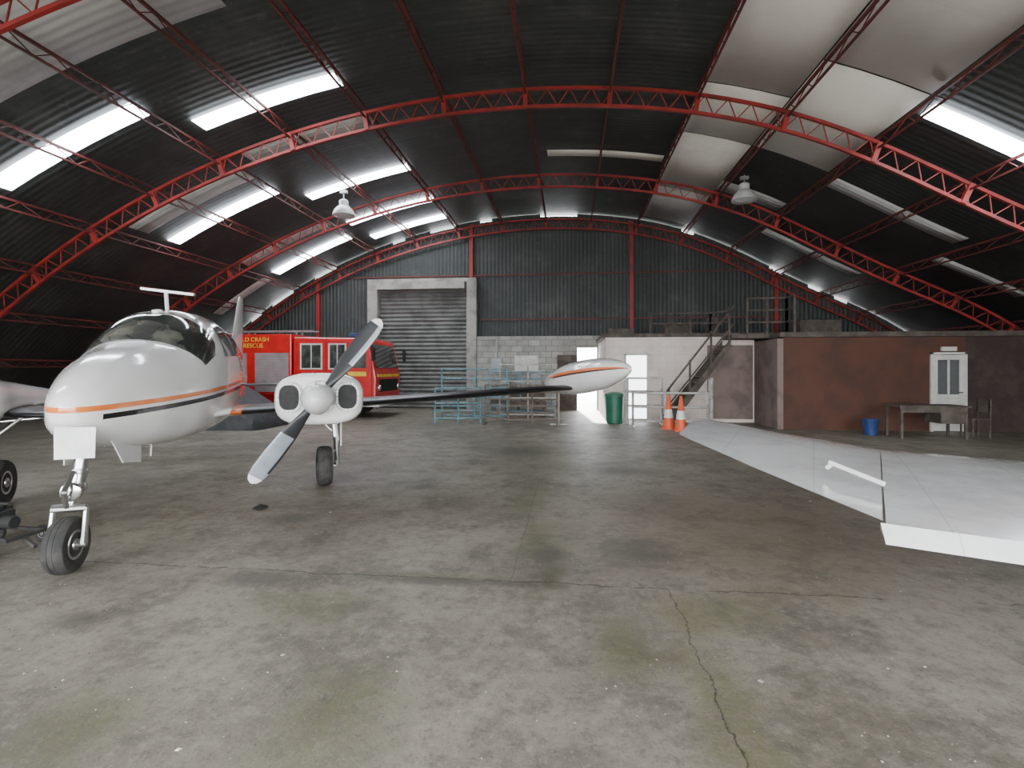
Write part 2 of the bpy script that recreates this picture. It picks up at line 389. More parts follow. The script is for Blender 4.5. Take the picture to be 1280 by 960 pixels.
mb=MB(); mb.box(-7.6,-4.0,YB-.3,YB-.01,5.0,5.16); mb.box(-7.55,-4.05,YB-.5,YB-.02,4.72,5.0); mb.obj('trim_1',M_conc)
mb=MB(); mb.box(-.47,.28,YB-.36,YB-.3,.02,2.12); mb.box(-.41,.22,YB-.375,YB-.36,.2,.95); mb.box(-.41,.22,YB-.375,YB-.36,1.1,1.95)
mb.obj('door_2',M_woodd)
mb=MB()
for x,z0 in ((-10.2,0),(-3.85,5.16),(2.35,2.9),(7.6,2.6)): mb.box(x-.07,x+.07,YB-.14,YB-.01,z0,roofz(x)-.12)
mb.obj('wall_post_frames',M_red)
mb=MB()
for z,xa,xb in ((3.5,-3.5,8),(5.25,-9,7.5)): mb.box(xa,xb,YB-.07,YB-.005,z,z+.05)
mb.obj('trim_2',M_redd)
mb=MB(); mb.box(-2.1,-1.2,YB-.32,YB-.285,1.5,2.1); mb.obj('notice_board',M_doorw)
mb=MB(); mb.box(-3.0,-2.6,YB-.42,YB-.285,1.5,2.0); mb.bar((-2.8,YB-.33,2.0),(-2.8,YB-.33,2.85),.03,0,8); mb.bar((-2.8,YB-.33,2.75),(-3.3,YB-.33,2.75),.03,0,8); mb.obj('electrical_box',M_grey)
mb=MB(); mb.box(-2.9,-.9,18.6,19.3,.86,.92); mb.box(-2.9,-.9,18.65,18.7,.2,.86)
for x in (-2.85,-1.9,-.98):
    for y in (18.62,19.22): mb.box(x,x+.07,y,y+.07,0,.86)
mb.obj('workbench',M_wood)
mb=MB(); mb.box(-2.6,-2.2,18.8,19.1,.92,1.25); mb.box(-1.9,-1.6,18.7,19.0,.92,1.1); mb.box(-1.4,-1.05,18.8,19.15,.92,1.4); mb.obj('tool_boxes',M_grey,bev=.01)

# ---------------------------------------------------------------- office block right
mb=MB()
mb.box(1.1,5.45,15.9,16.05,0,2.55); mb.box(1.1,1.25,16.05,19.7,0,2.55)
mb.obj('wall_office',M_blockc)
mb=MB(); mb.box(5.45,5.6,14.2,16.0,0,2.4); mb.obj('wall_office_return',M_pink)
mb=MB(); mb.box(5.6,9.15,14.2,14.32,0,2.42); mb.box(9.15,10.0,14.2,14.32,2.0,2.42)
mb.obj('wall_partition',M_brown)
mb=MB(); mb.box(10.0,12.6,14.2,14.32,0,2.42)
mb.obj('wall_partition_dark',mat('dark_board',(.035,.022,.019),.8,col2=(.055,.036,.03)))
mb=MB(); mb.box(1.0,12.3,16.06,19.6,2.56,2.68); mb.box(5.5,12.5,14.15,16.06,2.43,2.56); mb.box(4.5,5.5,14.9,15.88,2.45,2.56)
mb.obj('mezzanine_deck',M_woodd)
mb=MB(); mb.box(4.1,5.4,15.87,15.895,.1,2.3); mb.obj('trim_3',M_pink)
mb=MB(); mb.box(1.72,2.32,15.87,15.9,.02,2.0,0)
mb.obj('window_11',emis('bright_doorway_glazing',(.95,.97,1),5))
mb=MB()
for a in ((1.66,1.72,0,2.06),(2.32,2.38,0,2.06)): mb.box(a[0],a[1],15.84,15.9,a[2],a[3])
mb.box(1.66,2.38,15.84,15.9,.9,.95); mb.box(1.66,2.38,15.84,15.9,2.0,2.06)
mb.obj('trim_4',M_doorw)
d=empty('door_3',(9.15,14.16,0))
mb=MB(); mb.box(.06,.79,0,.05,.02,.95); mb.box(.06,.17,0,.05,.95,1.95); mb.box(.68,.79,0,.05,.95,1.95); mb.box(.17,.68,0,.05,1.83,1.95); mb.box(.4,.45,0,.05,.95,1.83)
mb.box(.15,.70,-.012,0,.15,.42); mb.box(.15,.70,-.012,0,.52,.85)
mb.box(0,.06,-.02,.06,0,2.02); mb.box(.79,.85,-.02,.06,0,2.02); mb.box(0,.85,-.02,.06,1.96,2.02); mb.box(.25,.6,-.03,.03,2.05,2.16)
mb.obj('door_leaf',M_doorw,d,bev=.004)
mb=MB(); mb.box(.17,.68,.02,.03,.95,1.83); mb.obj('glazing',mat('door_glass',(.10,.11,.11),.3),d)
mb=MB(); mb.bar((.72,-.05,1.0),(.62,-.05,1.0),.012,0,8); mb.bar((.72,-.05,1.0),(.72,0,1.0),.012,0,8); mb.obj('handle',M_chrome,d)

st=empty('timber_staircase',(2.75,14.95,0))
mb=MB(); nst=13; run=1.75; rise=2.44
for i in range(nst):
    x=run*(i)/nst; z=rise*(i+1)/(nst+1)
    mb.box(x,x+.2,.05,.8,z-.03,z)
mb.obj('treads',M_woodd,st)
mb=MB()
for y in (0,.82):
    mb.add([(-.1,y,0),(.15,y,0),(run,y,rise-.25),(run,y,rise),(-.1,y+.05,0),(.15,y+.05,0),(run,y+.05,rise-.25),(run,y+.05,rise)],
        [(0,1,2,3),(7,6,5,4),(0,4,5,1),(1,5,6,2),(2,6,7,3),(3,7,4,0)])
mb.bar((0,.02,.95),(run+.1,.02,rise+.95),.035,0,4); mb.bar((0,.02,.5),(run+.1,.02,rise+.45),.025,0,4)
for t in (0.02,.35,.68,.96): mb.bar((run*t+.03,.02,rise*t),(run*t+.03,.02,rise*t+1.0),.035,0,4)
mb.obj('stringers_and_handrail',M_woodd,st)
mb=MB()
def railing(mb,pts,h,zb,rails=3,r=.03,step=1.2):
    for (xa,ya),(xb,yb) in zip(pts[:-1],pts[1:]):
        L=math.hypot(xb-xa,yb-ya); n=max(1,round(L/step))
        for i in range(n+1):
            x=xa+(xb-xa)*i/n;y=ya+(yb-ya)*i/n; mb.bar((x,y,zb),(x,y,zb+h),r,0,4)
        for j in range(rails):
            z=zb+h*(j+1)/rails; mb.bar((xa,ya,z),(xb,yb,z),r*.8,0,4)
railing(mb,[(4.95,15.0),(6.0,15.0),(6.0,14.5)],1.0,2.57,3,.04,.6)
railing(mb,[(2.5,16.3),(4.3,16.3),(4.7,15.8)],.62,2.69,2,.035,.7)
mb.obj('mezzanine_railing',M_woodd)
mb=MB(); mb.box(1.3,2.1,17,17.5,2.69,2.92); mb.box(3.0,3.9,16.8,17.6,2.69,3.05); mb.box(4.4,4.7,16.9,17.2,2.69,3.25); mb.box(7.0,8.2,16.5,17.3,2.69,3.1)
mb.obj('storage_boxes',M_woodd,bev=.02)

# ---------------------------------------------------------------- twin-engine aircraft
PL=empty('twin_engine_airplane',(-3.95,3.63,0),math.radians(24))
FT=[(-.04,.02,1.27,1.31),(-.01,.08,1.19,1.38),(.06,.155,1.12,1.45),(.2,.24,1.04,1.54),(.45,.345,.95,1.65),(.8,.465,.87,1.765),(1.2,.56,.82,1.86),(1.4,.60,.805,1.93),(1.65,.635,.79,2.10),
    (1.95,.655,.78,2.25),(2.4,.67,.78,2.335),(3.2,.65,.80,2.33),(4.0,.57,.87,2.2),(4.8,.42,.98,1.95),(5.8,.24,1.1,1.74),(6.8,.10,1.2,1.6),(7.2,.05,1.3,1.55)]
def fpt(t,a,off=0):
    hw,zb,zt=cr(FT,t); hw+=off;zb-=off;zt+=off
    mid=.42; zc=zb+(zt-zb)*mid; c=math.cos(a);s=math.sin(a)
    e=.84 if s>0 else .72
    x=hw*math.copysign(abs(c)**e,c); z=zc+((zt-zc) if s>0 else (zc-zb))*math.copysign(abs(s)**e,s)
    return (x,t,z)
ts=[]; t=-.04
while t<7.2: ts.append(t); t+= .015 if t<.12 else (.05 if t<2.2 else .12)
ts.append(7.2)
rings_obj('fuselage',[[fpt(t,2*math.pi*i/64) for i in range(64)] for t in ts],[M_fus],PL)
def patch(name,a0,a1,tl,tu,mt,off=.008,na=40,nt_=10):
    vs=[];fs=[]
    for i in range(na+1):
        f=i/na; a=math.radians(a0+(a1-a0)*f)
        for j in range(nt_+1):
            g=j/nt_; t=tl(f)+(tu(f)-tl(f))*g; vs.append(fpt(t,a,off))
    w=nt_+1
    for i in range(na):
        for j in range(nt_): fs.append((i*w+j,(i+1)*w+j,(i+1)*w+j+1,i*w+j+1))
    return mobj(name,vs,fs,mt,PL,None,True)
def wl(f): q=abs(2*f-1); return 1.36+.24*q**2
def wu(f): q=abs(2*f-1); return 1.95+.16*q**2-(.20*max(0,q-.85)/.15)
patch('windshield',22,158,wl,wu,M_ws)
patch('windshield_frame_top',18,162,lambda f:wu(f)+.0,lambda f:wu(f)+.025,M_white,.012)
patch('windshield_seal_lower',22,158,lambda f:wl(f)-.015,lambda f:wl(f)+.003,M_black,.009)
for sgn,nm in ((1,'left'),(-1,'right')):
    for k,(ta,tb) in enumerate(((2.28,2.85),(2.93,3.5),(3.58,4.0))):
        if sgn==1: patch('side_window_%s_%d'%(nm,k),18,50,lambda f,ta=ta:ta+.1*f,lambda f,tb=tb:tb-.04*f,M_glass,.006,10,8)
        else: patch('side_window_%s_%d'%(nm,k),162,130,lambda f,ta=ta:ta+.1*f,lambda f,tb=tb:tb-.04*f,M_glass,.006,10,8)
mb=MB(); 
mb.bar((0,2.35,2.30),(0,2.30,2.54),.022,0,8); mb.prism([(-.26,2.56),(.30,2.51),(.30,2.54),(-.26,2.59)],2.27,2.34)
mb.lathe([(.0,0),(.05,.02),(.06,.05),(.0,.07)],(0,2.0,2.24),(0,0,1))
mb.obj('roof_antenna',M_white,PL,auto=True)
def airf(le,te,th,n=14,zdir=(0,0,1)):
    le=Vector(le);te=Vector(te);zd=Vector(zdir); up=[];lo=[]
    for i in range(n+1):
        x=(1-math.cos(math.pi*i/n))/2
        y=5*th*(.2969*math.sqrt(x)-.126*x-.3516*x*x+.2843*x**3-.1036*x**4)*.5
        p=le+(te-le)*x
        up.append(p+zd*y); lo.append(p-zd*y*.75)
    return [tuple(p) for p in reversed(up)]+[tuple(p) for p in lo[1:-1]]
finr=[airf((0,5.5,1.6),(0,7.05,1.5),.14,12,(1,0,0)),airf((0,5.9,2.1),(0,7.0,2.1),.13,12,(1,0,0)),airf((0,6.4,2.85),(0,7.05,2.85),.10,12,(1,0,0)),airf((0,6.55,3.02),(0,7.05,3.02),.09,12,(1,0,0)),airf((0,6.65,3.07),(0,7.0,3.07),.03,12,(1,0,0))]
rings_obj('vertical_fin',finr,[M_white],PL)
for sg,nm in ((1,'left'),(-1,'right')):
    rr=[airf((sg*.05,6.25,1.28),(sg*.05,7.15,1.28),.14),airf((sg*1.2,6.45,1.28),(sg*1.2,7.1,1.28),.12),airf((sg*2.2,6.65,1.28),(sg*2.2,7.05,1.28),.09)]
    rings_obj('tailplane_'+nm,rr,[M_white,M_black],PL,fm=lambda j,i:1 if 9<=i<=17 else 0)
    secs=[(.3,1.70,3.95,1.06,.44),(.60,1.88,3.85,1.065,.32),(.74,2.02,3.78,1.07,.26),(.75,2.02,3.78,1.07,.26),(.87,2.03,3.77,1.075,.26),(.88,2.03,3.77,1.075,.26),(1.8,2.1,3.65,1.12,.27),(3.2,2.18,3.55,1.19,.25),(4.5,2.28,3.4,1.26,.22),(5.5,2.36,3.3,1.31,.20)]
    rr=[airf((sg*s,a,z),(sg*s,b,z-.02),th) for s,a,b,z,th in secs]
    def wf(j,i):
        if j==3: return 2
        if 7<=i<=19 and j>3: return 1
        return 0
    rings_obj('wing_'+nm,rr,[M_white,M_black,M_orange],PL,fm=wf)
    NT=[(1.28,.38,1.04,1.50),(1.31,.43,.99,1.535),(1.37,.47,.965,1.555),(1.5,.49,.955,1.565),(1.75,.475,.95,1.565),(2.0,.41,1.0,1.545),(2.3,.33,1.08,1.50),(2.6,.28,1.11,1.46),(3.1,.22,1.13,1.40),(3.6,.14,1.15,1.34),(4.1,.06,1.18,1.26)]
    rr=[];t=1.28
    while t<4.1: rr.append(sect(sg*1.8,t,*cr(NT,t),mid=.5,e=.66)); t+=.03 if t<1.5 else .1
    rr.append(sect(sg*1.8,4.1,.06,1.18,1.26,.5))
    rings_obj('engine_nacelle_'+nm,rr,[M_white],PL)
    mb=MB();mr=MB()
    for q in (-1,1):
        cx=sg*1.8+q*.31; pts=[]
        for i in range(28):
            a=2*math.pi*i/28; pts.append((cx+.12*math.copysign(abs(math.cos(a))**.75,math.cos(a)),1.262,1.29+.155*math.copysign(abs(math.sin(a))**.75,math.sin(a))))
        mb.add([(p[0],p[1]+.0,p[2]) for p in pts],[tuple(range(28))])  # flat dark disc, painted as the shade inside an intake hole
        for i in range(28): mr.bar(pts[i],pts[(i+1)%28],.018,0,8)
        for h in (-.07,0,.07): mb.bar((cx-.1,1.255,1.29+h),(cx+.1,1.255,1.29+h),.006)
    mb.obj('air_intakes_'+nm,M_intake,PL); mr.obj('intake_lips_'+nm,M_white,PL,smooth=True)
    mb=MB(); mb.lathe([(.005,-.40),(.05,-.385),(.10,-.34),(.145,-.26),(.175,-.16),(.19,-.05),(.195,.06),(.19,.08)],(sg*1.8,1.20,1.285),(0,1,0),0,36)
    mb.obj('spinner_'+nm,mat('spinner_white',(.7,.7,.69),.2,coat=.5),PL,auto=True)
    ang=math.radians(53 if sg==1 else 115)
    for bi in (0,1):
        a=ang+math.pi*bi; dirv=Vector((math.cos(a),0,math.sin(a))); per=Vector((-math.sin(a),0,math.cos(a)))
        rr=[]
        prof=[(.10,.045,.045,60),(.2,.05,.04,55),(.32,.078,.028,42),(.5,.10,.02,30),(.75,.105,.014,22),(.95,.098,.010,18),(1.04,.082,.008,17),(1.09,.055,.006,16),(1.115,.015,.004,16)]
        for r,w,th,tw in prof:
            c=Vector((sg*1.8,1.11,1.285))+dirv*r; tw=math.radians(tw)
            u=per*math.cos(tw)+Vector((0,1,0))*math.sin(tw); v=u.cross(dirv)
            rr.append([tuple(c+u*w*math.cos(2*math.pi*i/16)+v*th*math.sin(2*math.pi*i/16)) for i in range(16)])
        rings_obj('propeller_blade_%s_%d'%(nm,bi+1),rr,[M_blade,M_bladeb,M_white],PL,
            fm=(lambda j,i:(1 if j<3 else (2 if j>=6 else (1 if (i in (0,1,14,15) and j<5) else 0)))) if bi==1 else (lambda j,i:(2 if j>=6 else (0 if (i in (5,6,9,10) and j>2) else 1))))  # upper blade mostly black: its shade is put into the colour
    TT=[(.92,.015),(.98,.055),(1.15,.12),(1.5,.195),(1.9,.24),(2.4,.26),(2.9,.25),(3.4,.19),(3.8,.10),(4.0,.02)]
    rr=[];t=.92
    while t<4.0:
        r=cr(TT,t)[0]; zc=1.61-.09*(t-.92)
        rr.append(sect(sg*5.60,t,r*.92,zc-r,zc+r,.5,1.0,64)); t+=.06
    rings_obj('tip_tank_'+nm,rr,[M_white,M_orange,M_black],PL,fm=lambda j,i:(1 if (i in(28,29,2,3) and j<40) else (2 if (i in (30,1)) and j<36 else 0)))
    x=sg*1.80
    wheel('main_wheel_'+nm,(x,2.62,.27),(1,.12,0),.27,.2,PL)
    mb=MB(); mb.bar((x+sg*.16,2.62,.27),(x+sg*.16,2.62,.62),.035,0,10); mb.bar((x+sg*.16,2.62,.27),(x-sg*.02,2.62,.27),.03,0,10); mb.bar((x+sg*.16,2.62,.6),(x+sg*.1,2.7,1.15),.05,0,10)
    mb.bar((x+sg*.16,2.56,.36),(x+sg*.14,2.46,.5),.018,0,6); mb.bar((x+sg*.14,2.46,.5),(x+sg*.14,2.58,.66),.018,0,6)
    mb.bar((x+sg*.1,2.64,.75),(x-sg*.22,2.72,1.06),.02,0,8)
    mb.obj('main_gear_leg_'+nm,M_alu,PL,auto=True)
    mb=MB(); mb.box(x+sg*.22-.01,x+sg*.22+.01,2.5,2.82,.55,1.1); mb.obj('gear_door_'+nm,M_white,PL,bev=.008)
wheel('nose_wheel',(0,0,.22),(1,-.06,0),.22,.155,PL,.52)
mb=MB()
mb.bar((.06,.16,1.05),(.03,.08,.62),.05,0,14); mb.bar((.03,.08,.64),(0,.05,.50),.03,0,12)
mb.bar((-.115,.05,.50),(.115,.05,.50),.035,0,10)
for q in (-1,1):
    mb.bar((q*.11,.05,.50),(q*.11,0,.22),.02,0,8,.028); 
mb.bar((-.13,0,.22),(.13,0,.22),.024,0,8)
mb.bar((.04,-.0,.80),(.03,-.11,.66),.02,0,6); mb.bar((.03,-.11,.66),(0,-.0,.52),.02,0,6)
mb.lathe([(.065,-.03),(.07,0),(.065,.03)],(.03,.08,.66),(0,.15,1)); mb.lathe([(.06,-.02),(.065,0),(.06,.02)],(.04,.1,.78),(0,.15,1))
mb.obj('nose_gear_leg',M_alu,PL,auto=True)
mb=MB(); mb.lathe([(.06,-.03),(.075,-.02),(.075,.01),(.05,.05)],(.03,-.0,.64),(0,1,0),0,20); mb.obj('taxi_light',M_chrome,PL,auto=True)
mb=MB(); B=[(-.05,-.075,.91),(.215,-.075,.91),(.23,-.095,1.155),(-.04,-.095,1.165)]
mb.add(B+[(a,b+.006,c) for a,b,c in B],[(0,1,2,3),(7,6,5,4),(0,4,5,1),(1,5,6,2),(2,6,7,3),(3,7,4,0)])
mb.obj('tag_board',M_paper,PL)
mb=MB()
for q in (-1,1): mb.add([(q*.16,.35,.99),(q*.18,.95,.86),(q*.22,.82,.72),(q*.21,.45,.78),(q*.17,.35,.99),(q*.19,.95,.86),(q*.23,.82,.72),(q*.22,.45,.78)],[(0,1,2,3),(7,6,5,4),(0,4,5,1),(1,5,6,2),(2,6,7,3),(3,7,4,0)])
mb.obj('nose_gear_doors',M_white,PL)
mb=MB(); mb.bar((.15,1.35,.83),(.15,1.32,.7),.008,0,6); mb.bar((-.1,1.5,.83),(-.1,1.4,.66),.015,0,6,.006); mb.obj('belly_antennas',M_white,PL)

# ---------------------------------------------------------------- second aircraft (wing at right)
RP=empty('low_wing_airplane',(0,0,0),math.radians(6.4))
secs=[((1.53,4.28,1.20),(1.09,3.34,1.19),.02),((1.63,4.27,1.19),(1.125,3.27,1.17),.08),((2.1,4.02,1.10),(1.29,2.66,1.09),.14),((2.68,3.73,1.01),(1.47,2.03,1.015),.2)]
rings_obj('wing_outer_panel',[airf(a,b,t,16) for a,b,t in secs],[M_wing],RP)
secs=[((2.68,3.73,1.01),(1.435,1.96,.985),.22),((3.48,3.18,1.0),(2.13,1.575,.97),.22),((4.28,2.63,.98),(3.0,1.1,.95),.24),((5.1,2.07,.97),(4.05,.53,.93),.26)]
rings_obj('wing_inner_panel',[airf(a,b,t,16) for a,b,t in secs],[M_wing],RP)
mb=MB()
A=[(1.44,2.0,1.015),(3.0,1.14,.985)];B=[(1.41,1.93,.955),(2.97,1.06,.925)]
mb.add([A[0],A[1],B[1],B[0],(1.46,2.03,.985),(3.02,1.17,.955)],[(0,1,2,3),(3,2,5,4),(4,5,1,0),(0,3,4),(1,5,2)])
mb.obj('flap',M_wing,RP)
mb=MB(); mb.bar((1.60,2.60,1.115),(1.61,2.56,1.145),.012,0,8); mb.bar((1.60,2.58,1.145),(1.70,2.34,1.09),.012,0,8)
mb.obj('aileron_pushrod',M_white,RP)
F2=[(-3.6,.06,1.2,1.45),(-2.4,.22,1.05,1.6),(-1.0,.42,.85,1.75),(0,.54,.75,2.0),(.8,.56,.72,2.1),(1.6,.54,.72,1.85),(2.4,.48,.75,1.6),(3.1,.36,.82,1.45),(3.3,.15,.95,1.3)]
cx,cy=4.95,1.25; dv=Vector((.5,.866)); sv=Vector((.866,-.5))
rr=[]
for i in range(40):
    t=-3.6+6.9*i/39; hw,zb,zt=cr(F2,t); s=sect(0,t,hw,zb,zt)
    rr.append([(cx+dv.x*t+sv.x*p[0],cy+dv.y*t+sv.y*p[0],p[2]) for p in s])
rings_obj('fuselage',rr,[M_white],RP)
wheel('main_wheel_left',(3.55,2.1,.2),(.866,-.5,0),.2,.14,RP)
wheel('main_wheel_right',(5.9,.4,.2),(.866,-.5,0),.2,.14,RP)
wheel('nose_wheel',(6.2,3.4,.18),(.866,-.5,0),.18,.12,RP)
mb=MB(); mb.bar((3.63,2.05,.2),(3.63,2.05,.95),.03,0,10); mb.bar((5.82,.45,.2),(5.4,.7,.9),.03,0,10); mb.bar((6.2,3.4,.3),(6.2,3.4,.9),.03,0,10); mb.bar((3.55,2.1,.2),(3.63,2.05,.2),.02)
mb.obj('gear_legs',M_alu,RP)

# ---------------------------------------------------------------- fire engine
FE=empty('fire_engine',(-6.1,15.6,0))
mb=MB(); mb.prism([(0,.45),(.02,1.3),(-.02,1.55),(-.22,2.45),(-.34,2.58),(-2.75,2.62),(-2.75,.45)],0,2.35)
mb.obj('cab',M_fred,FE,bev=.05)
mb=MB(); mb.box(-7.1,-2.82,.02,2.33,.75,2.72); mb.box(-7.1,-2.82,.3,2.0,.45,.75); mb.obj('rear_body',M_fred,FE,bev=.03)
mb=MB(); 
for x0 in (-6.9,-5.5,-4.05):
    z=.85
    while z<2.08: mb.box(x0,x0+1.15,-.012,.02,z,z+.045); z+=.055
mb.obj('roller_lockers',M_grey,FE)
def quad(mb,pts,t=.0,m=0): mb.add(pts,[(0,1,2,3)],m)
mb=MB()
for xa,xb in ((-2.45,-1.8),(-1.5,-1.0),(-.85,-.3)):
    mb.box(xa,xb,-.012,.01,1.62,2.36)
def ws(y,z): 
    f=(z-1.55)/(2.45-1.55); return (-.02-.2*f+.012,y,z)
quad(mb,[ws(.15,1.62),ws(2.2,1.62),ws(2.2,2.38),ws(.15,2.38)])
mb.obj('cab_windows',M_glass,FE)
mb=MB()
for xa,xb in ((-2.45,-1.8),(-1.5,-1.0)):
    for a in ((xa-.05,xa,1.57,2.41),(xb,xb+.05,1.57,2.41)): mb.box(a[0],a[1],-.02,.01,a[2],a[3])
    mb.box(xa,xb,-.02,.01,1.57,1.62); mb.box(xa,xb,-.02,.01,2.36,2.41); mb.box((xa+xb)/2-.015,(xa+xb)/2+.015,-.02,.01,1.62,2.36)
mb.obj('window_frames',M_doorw,FE)
mb=MB()
for x in (-2.62,-1.65,-.93,-.12): mb.box(x,x+.012,-.006,.01,.6,2.45)
mb.box(-.03,.035,.3,2.05,.85,1.25)
mb.obj('door_gaps_and_grille',M_dark,FE)
mb=MB(); mb.box(-2.0,.12,.05,2.3,.38,.62); mb.obj('front_bumper',M_doorw,FE,bev=.03)
mb=MB()
for y in (.28,2.05): mb.lathe([(.0,.03),(.09,.03),(.1,0),(.1,-.02)],(.04,y,.98),(1,0,0),0,18)
mb.obj('headlights',M_chrome,FE,auto=True)
mb=MB(); mb.box(-.02,.03,.15,2.2,1.33,1.42); mb.box(-.9,-.3,-.008,.0,1.36,1.5); mb.box(-2.2,-2.0,-.008,0,1.2,1.4); mb.obj('reflective_band',M_yel,FE)
for i,x in enumerate((-1.3,-5.6)):
    for y in (.16,2.18): wheel('wheel_%d_%s'%(i+1,'near' if y<1 else 'far'),(x,y,.45),(0,1,0),.45,.28,FE)
mb=MB()
for x in (-1.3,-5.6): mb.lathe([(.55,-.01),(.55,.02)],(x,-.01,.52),(0,1,0),0,24)
mb.obj('wheel_arches',M_dark,FE)
mb=MB()
for y in (.5,.85): mb.bar((-6.9,y,2.85),(-2.3,y,2.85),.03)
for i in range(16): mb.bar((-6.8+i*.29,.5,2.85),(-6.8+i*.29,.85,2.85),.018)
for x in (-6.6,-4.6,-2.9): mb.bar((x,.5,2.7),(x,.5,2.86),.03); mb.bar((x,.85,2.7),(x,.85,2.86),.03)
mb.obj('roof_ladder',M_grey,FE)
mb=MB(); mb.box(-1.0,-.75,.3,2.05,2.62,2.76); mb.obj('light_bar',M_bluep,FE,bev=.03)
mb=MB(); mb.bar((.0,-.12,2.25),(.0,-.12,1.85),.05,0,8); mb.bar((-.1,0,2.3),(0,-.12,2.25),.015); mb.bar((0,2.36,2.3),(.12,2.5,2.2),.015); mb.bar((.12,2.5,2.25),(.12,2.5,1.85),.06,0,8); mb.obj('mirrors',M_dark,FE)
cu=bpy.data.curves.new('lettering','FONT'); cu.body="AIRFIELD CRASH\nFIRE + RESCUE"; cu.size=.2; cu.extrude=.003; cu.materials.append(M_yel)
to=bpy.data.objects.new('lettering',cu); COL.objects.link(to); to.parent=FE; to.location=(-5.05,-.006,2.48); to.rotation_euler=(math.pi/2,0,0)

rr=[]
for i in range(30):
    f=i/29; x=-11.6+3.6*f
    h=.15+1.25*max(0,math.sin(math.pi*f))**.6*(.72+.28*math.exp(-((f-.45)/.28)**2)); 
    if i in (0,29): h=.1
    hw=.85*(1 if 0<i<29 else .7)
    s=[]
    for j in range(24):
        a=math.pi*j/23; c=math.cos(a);sn=math.sin(a)
        wob=.02*math.sin(j*2.3+i*1.1)
        s.append((x,13.2-(hw+wob)*math.copysign(abs(c)**.5,c),max(0,h*abs(sn)**.5+wob*(sn>.2))))
    rr.append(s)
rings_obj('covered_car',rr,[M_tarp],None)

# ---------------------------------------------------------------- pens, bin, cones, desk
def hurdle(name,p0,p1,h,rails,m,verts=(0,.5,1),r=.022,z0=.0,legs=True):
    mb=MB(); p0=Vector((*p0,0));p1=Vector((*p1,0))
    for v in verts:
        p=p0.lerp(p1,v); mb.bar(p,(p.x,p.y,h),r*1.2,0,6)
    for i in range(rails):
        z=.15+(h-.17)*i/(rails-1); mb.bar((p0.x,p0.y,z),(p1.x,p1.y,z),r,0,6)
    if legs:
        n=(p1-p0).normalized().cross(Vector((0,0,1)))*.25
        for p in (p0,p1): mb.bar(p-n+Vector((0,0,r)),p+n+Vector((0,0,r)),r,0,6)
    return mb.obj(name,m)
hurdle('livestock_hurdle',(-3.95,15.6),(-1.9,15.6),1.6,6,M_blue)
hurdle('livestock_hurdle',(-3.9,14.6),(-2.6,14.9),1.05,5,M_blue)
hurdle('livestock_hurdle',(-2.4,14.5),(-.35,14.5),1.15,6,M_rust,(0,.33,.66,1))
hurdle('livestock_hurdle',(-2.2,16.1),(-.4,16.1),1.75,4,M_galv,(0,.5,1))
hurdle('livestock_hurdle',(-.3,14.6),(-.45,16.0),1.2,5,M_galv)
hurdle('livestock_hurdle',(-2.7,17.3),(-.6,17.3),1.5,7,M_blue)
hurdle('livestock_hurdle',(1.75,14.5),(3.75,14.5),.95,3,M_galv,(0,.45,1),.03)
hurdle('livestock_hurdle',(1.65,14.9),(2.6,14.9),1.35,4,M_galv,(0,1),.03)
hurdle('livestock_hurdle',(3.85,14.45),(3.9,14.85),1.35,3,M_galv,(0,1),.03)
mb=MB()
for z in (.1,.5): 
    for i in range(7): mb.box(-2.1+i*.2,-1.95+i*.2,16.6,17.0,z,z+.03)
    mb.box(-2.1,-.75,16.6,16.68,z-.1,z);mb.box(-2.1,-.75,16.92,17.0,z-.1,z)
mb.box(-2.1,-2.0,16.6,17,.13,.4);mb.box(-.85,-.75,16.6,17,.13,.4)
mb.obj('timber_pallets',M_wood)
mb=MB(); mb.lathe([(.22,0),(.24,.02),(.265,.78),(.29,.79),(.29,.84),(.27,.87),(.12,.91),(.0,.92)],(1.32,15.3,0),(0,0,1),0,28)
mb.obj('green_bin',M_green,auto=True)
for x,y in ((2.62,14.0),(2.86,13.62)):
    mb=MB(); mb.box(x-.18,x+.18,y-.18,y+.18,0,.035,0)
    mb.lathe([(.15,.035),(.12,.30)],(x,y,0),(0,0,1),0,24); mb.lathe([(.122,.30),(.09,.52)],(x,y,0),(0,0,1),1,24); mb.lathe([(.09,.52),(.06,.72)],(x,y,0),(0,0,1),0,24)
    mb.lathe([(.06,.72),(.05,.80)],(x,y,0),(0,0,1),0,24); mb.lathe([(.05,.80),(.032,.9),(.02,.905)],(x,y,0),(0,0,1),0,24)
    mb.obj('traffic_cone',[M_coneo,M_conew],auto=True)
mb=MB(); mb.box(7.5,9.0,12.6,13.3,.72,.76)
for x in (7.55,8.9):
    for y in (12.65,13.2): mb.box(x,x+.05,y,y+.05,0,.72)
mb.box(7.6,8.9,12.65,12.68,.6,.72); mb.box(8.4,8.9,12.66,13.2,.35,.6)
mb.obj('old_desk',M_woodd)
ch=empty('wooden_chair',(9.35,13.0,0)); mb=MB(); mb.box(-.2,.2,-.2,.2,.43,.46); mb.box(.17,.2,-.2,.2,.6,.9)
for x in (-.19,.17):
    for y in (-.19,.16): mb.box(x,x+.03,y,y+.03,0,.9 if x>0 else .43)
mb.obj('frame',M_woodd,ch)
mb=MB(); mb.lathe([(.13,0),(.17,.36),(.18,.38),(.155,.37),(.12,.02)],(7.25,13.3,0),(0,0,1),0,24); mb.obj('blue_bucket',M_bluep,auto=True)

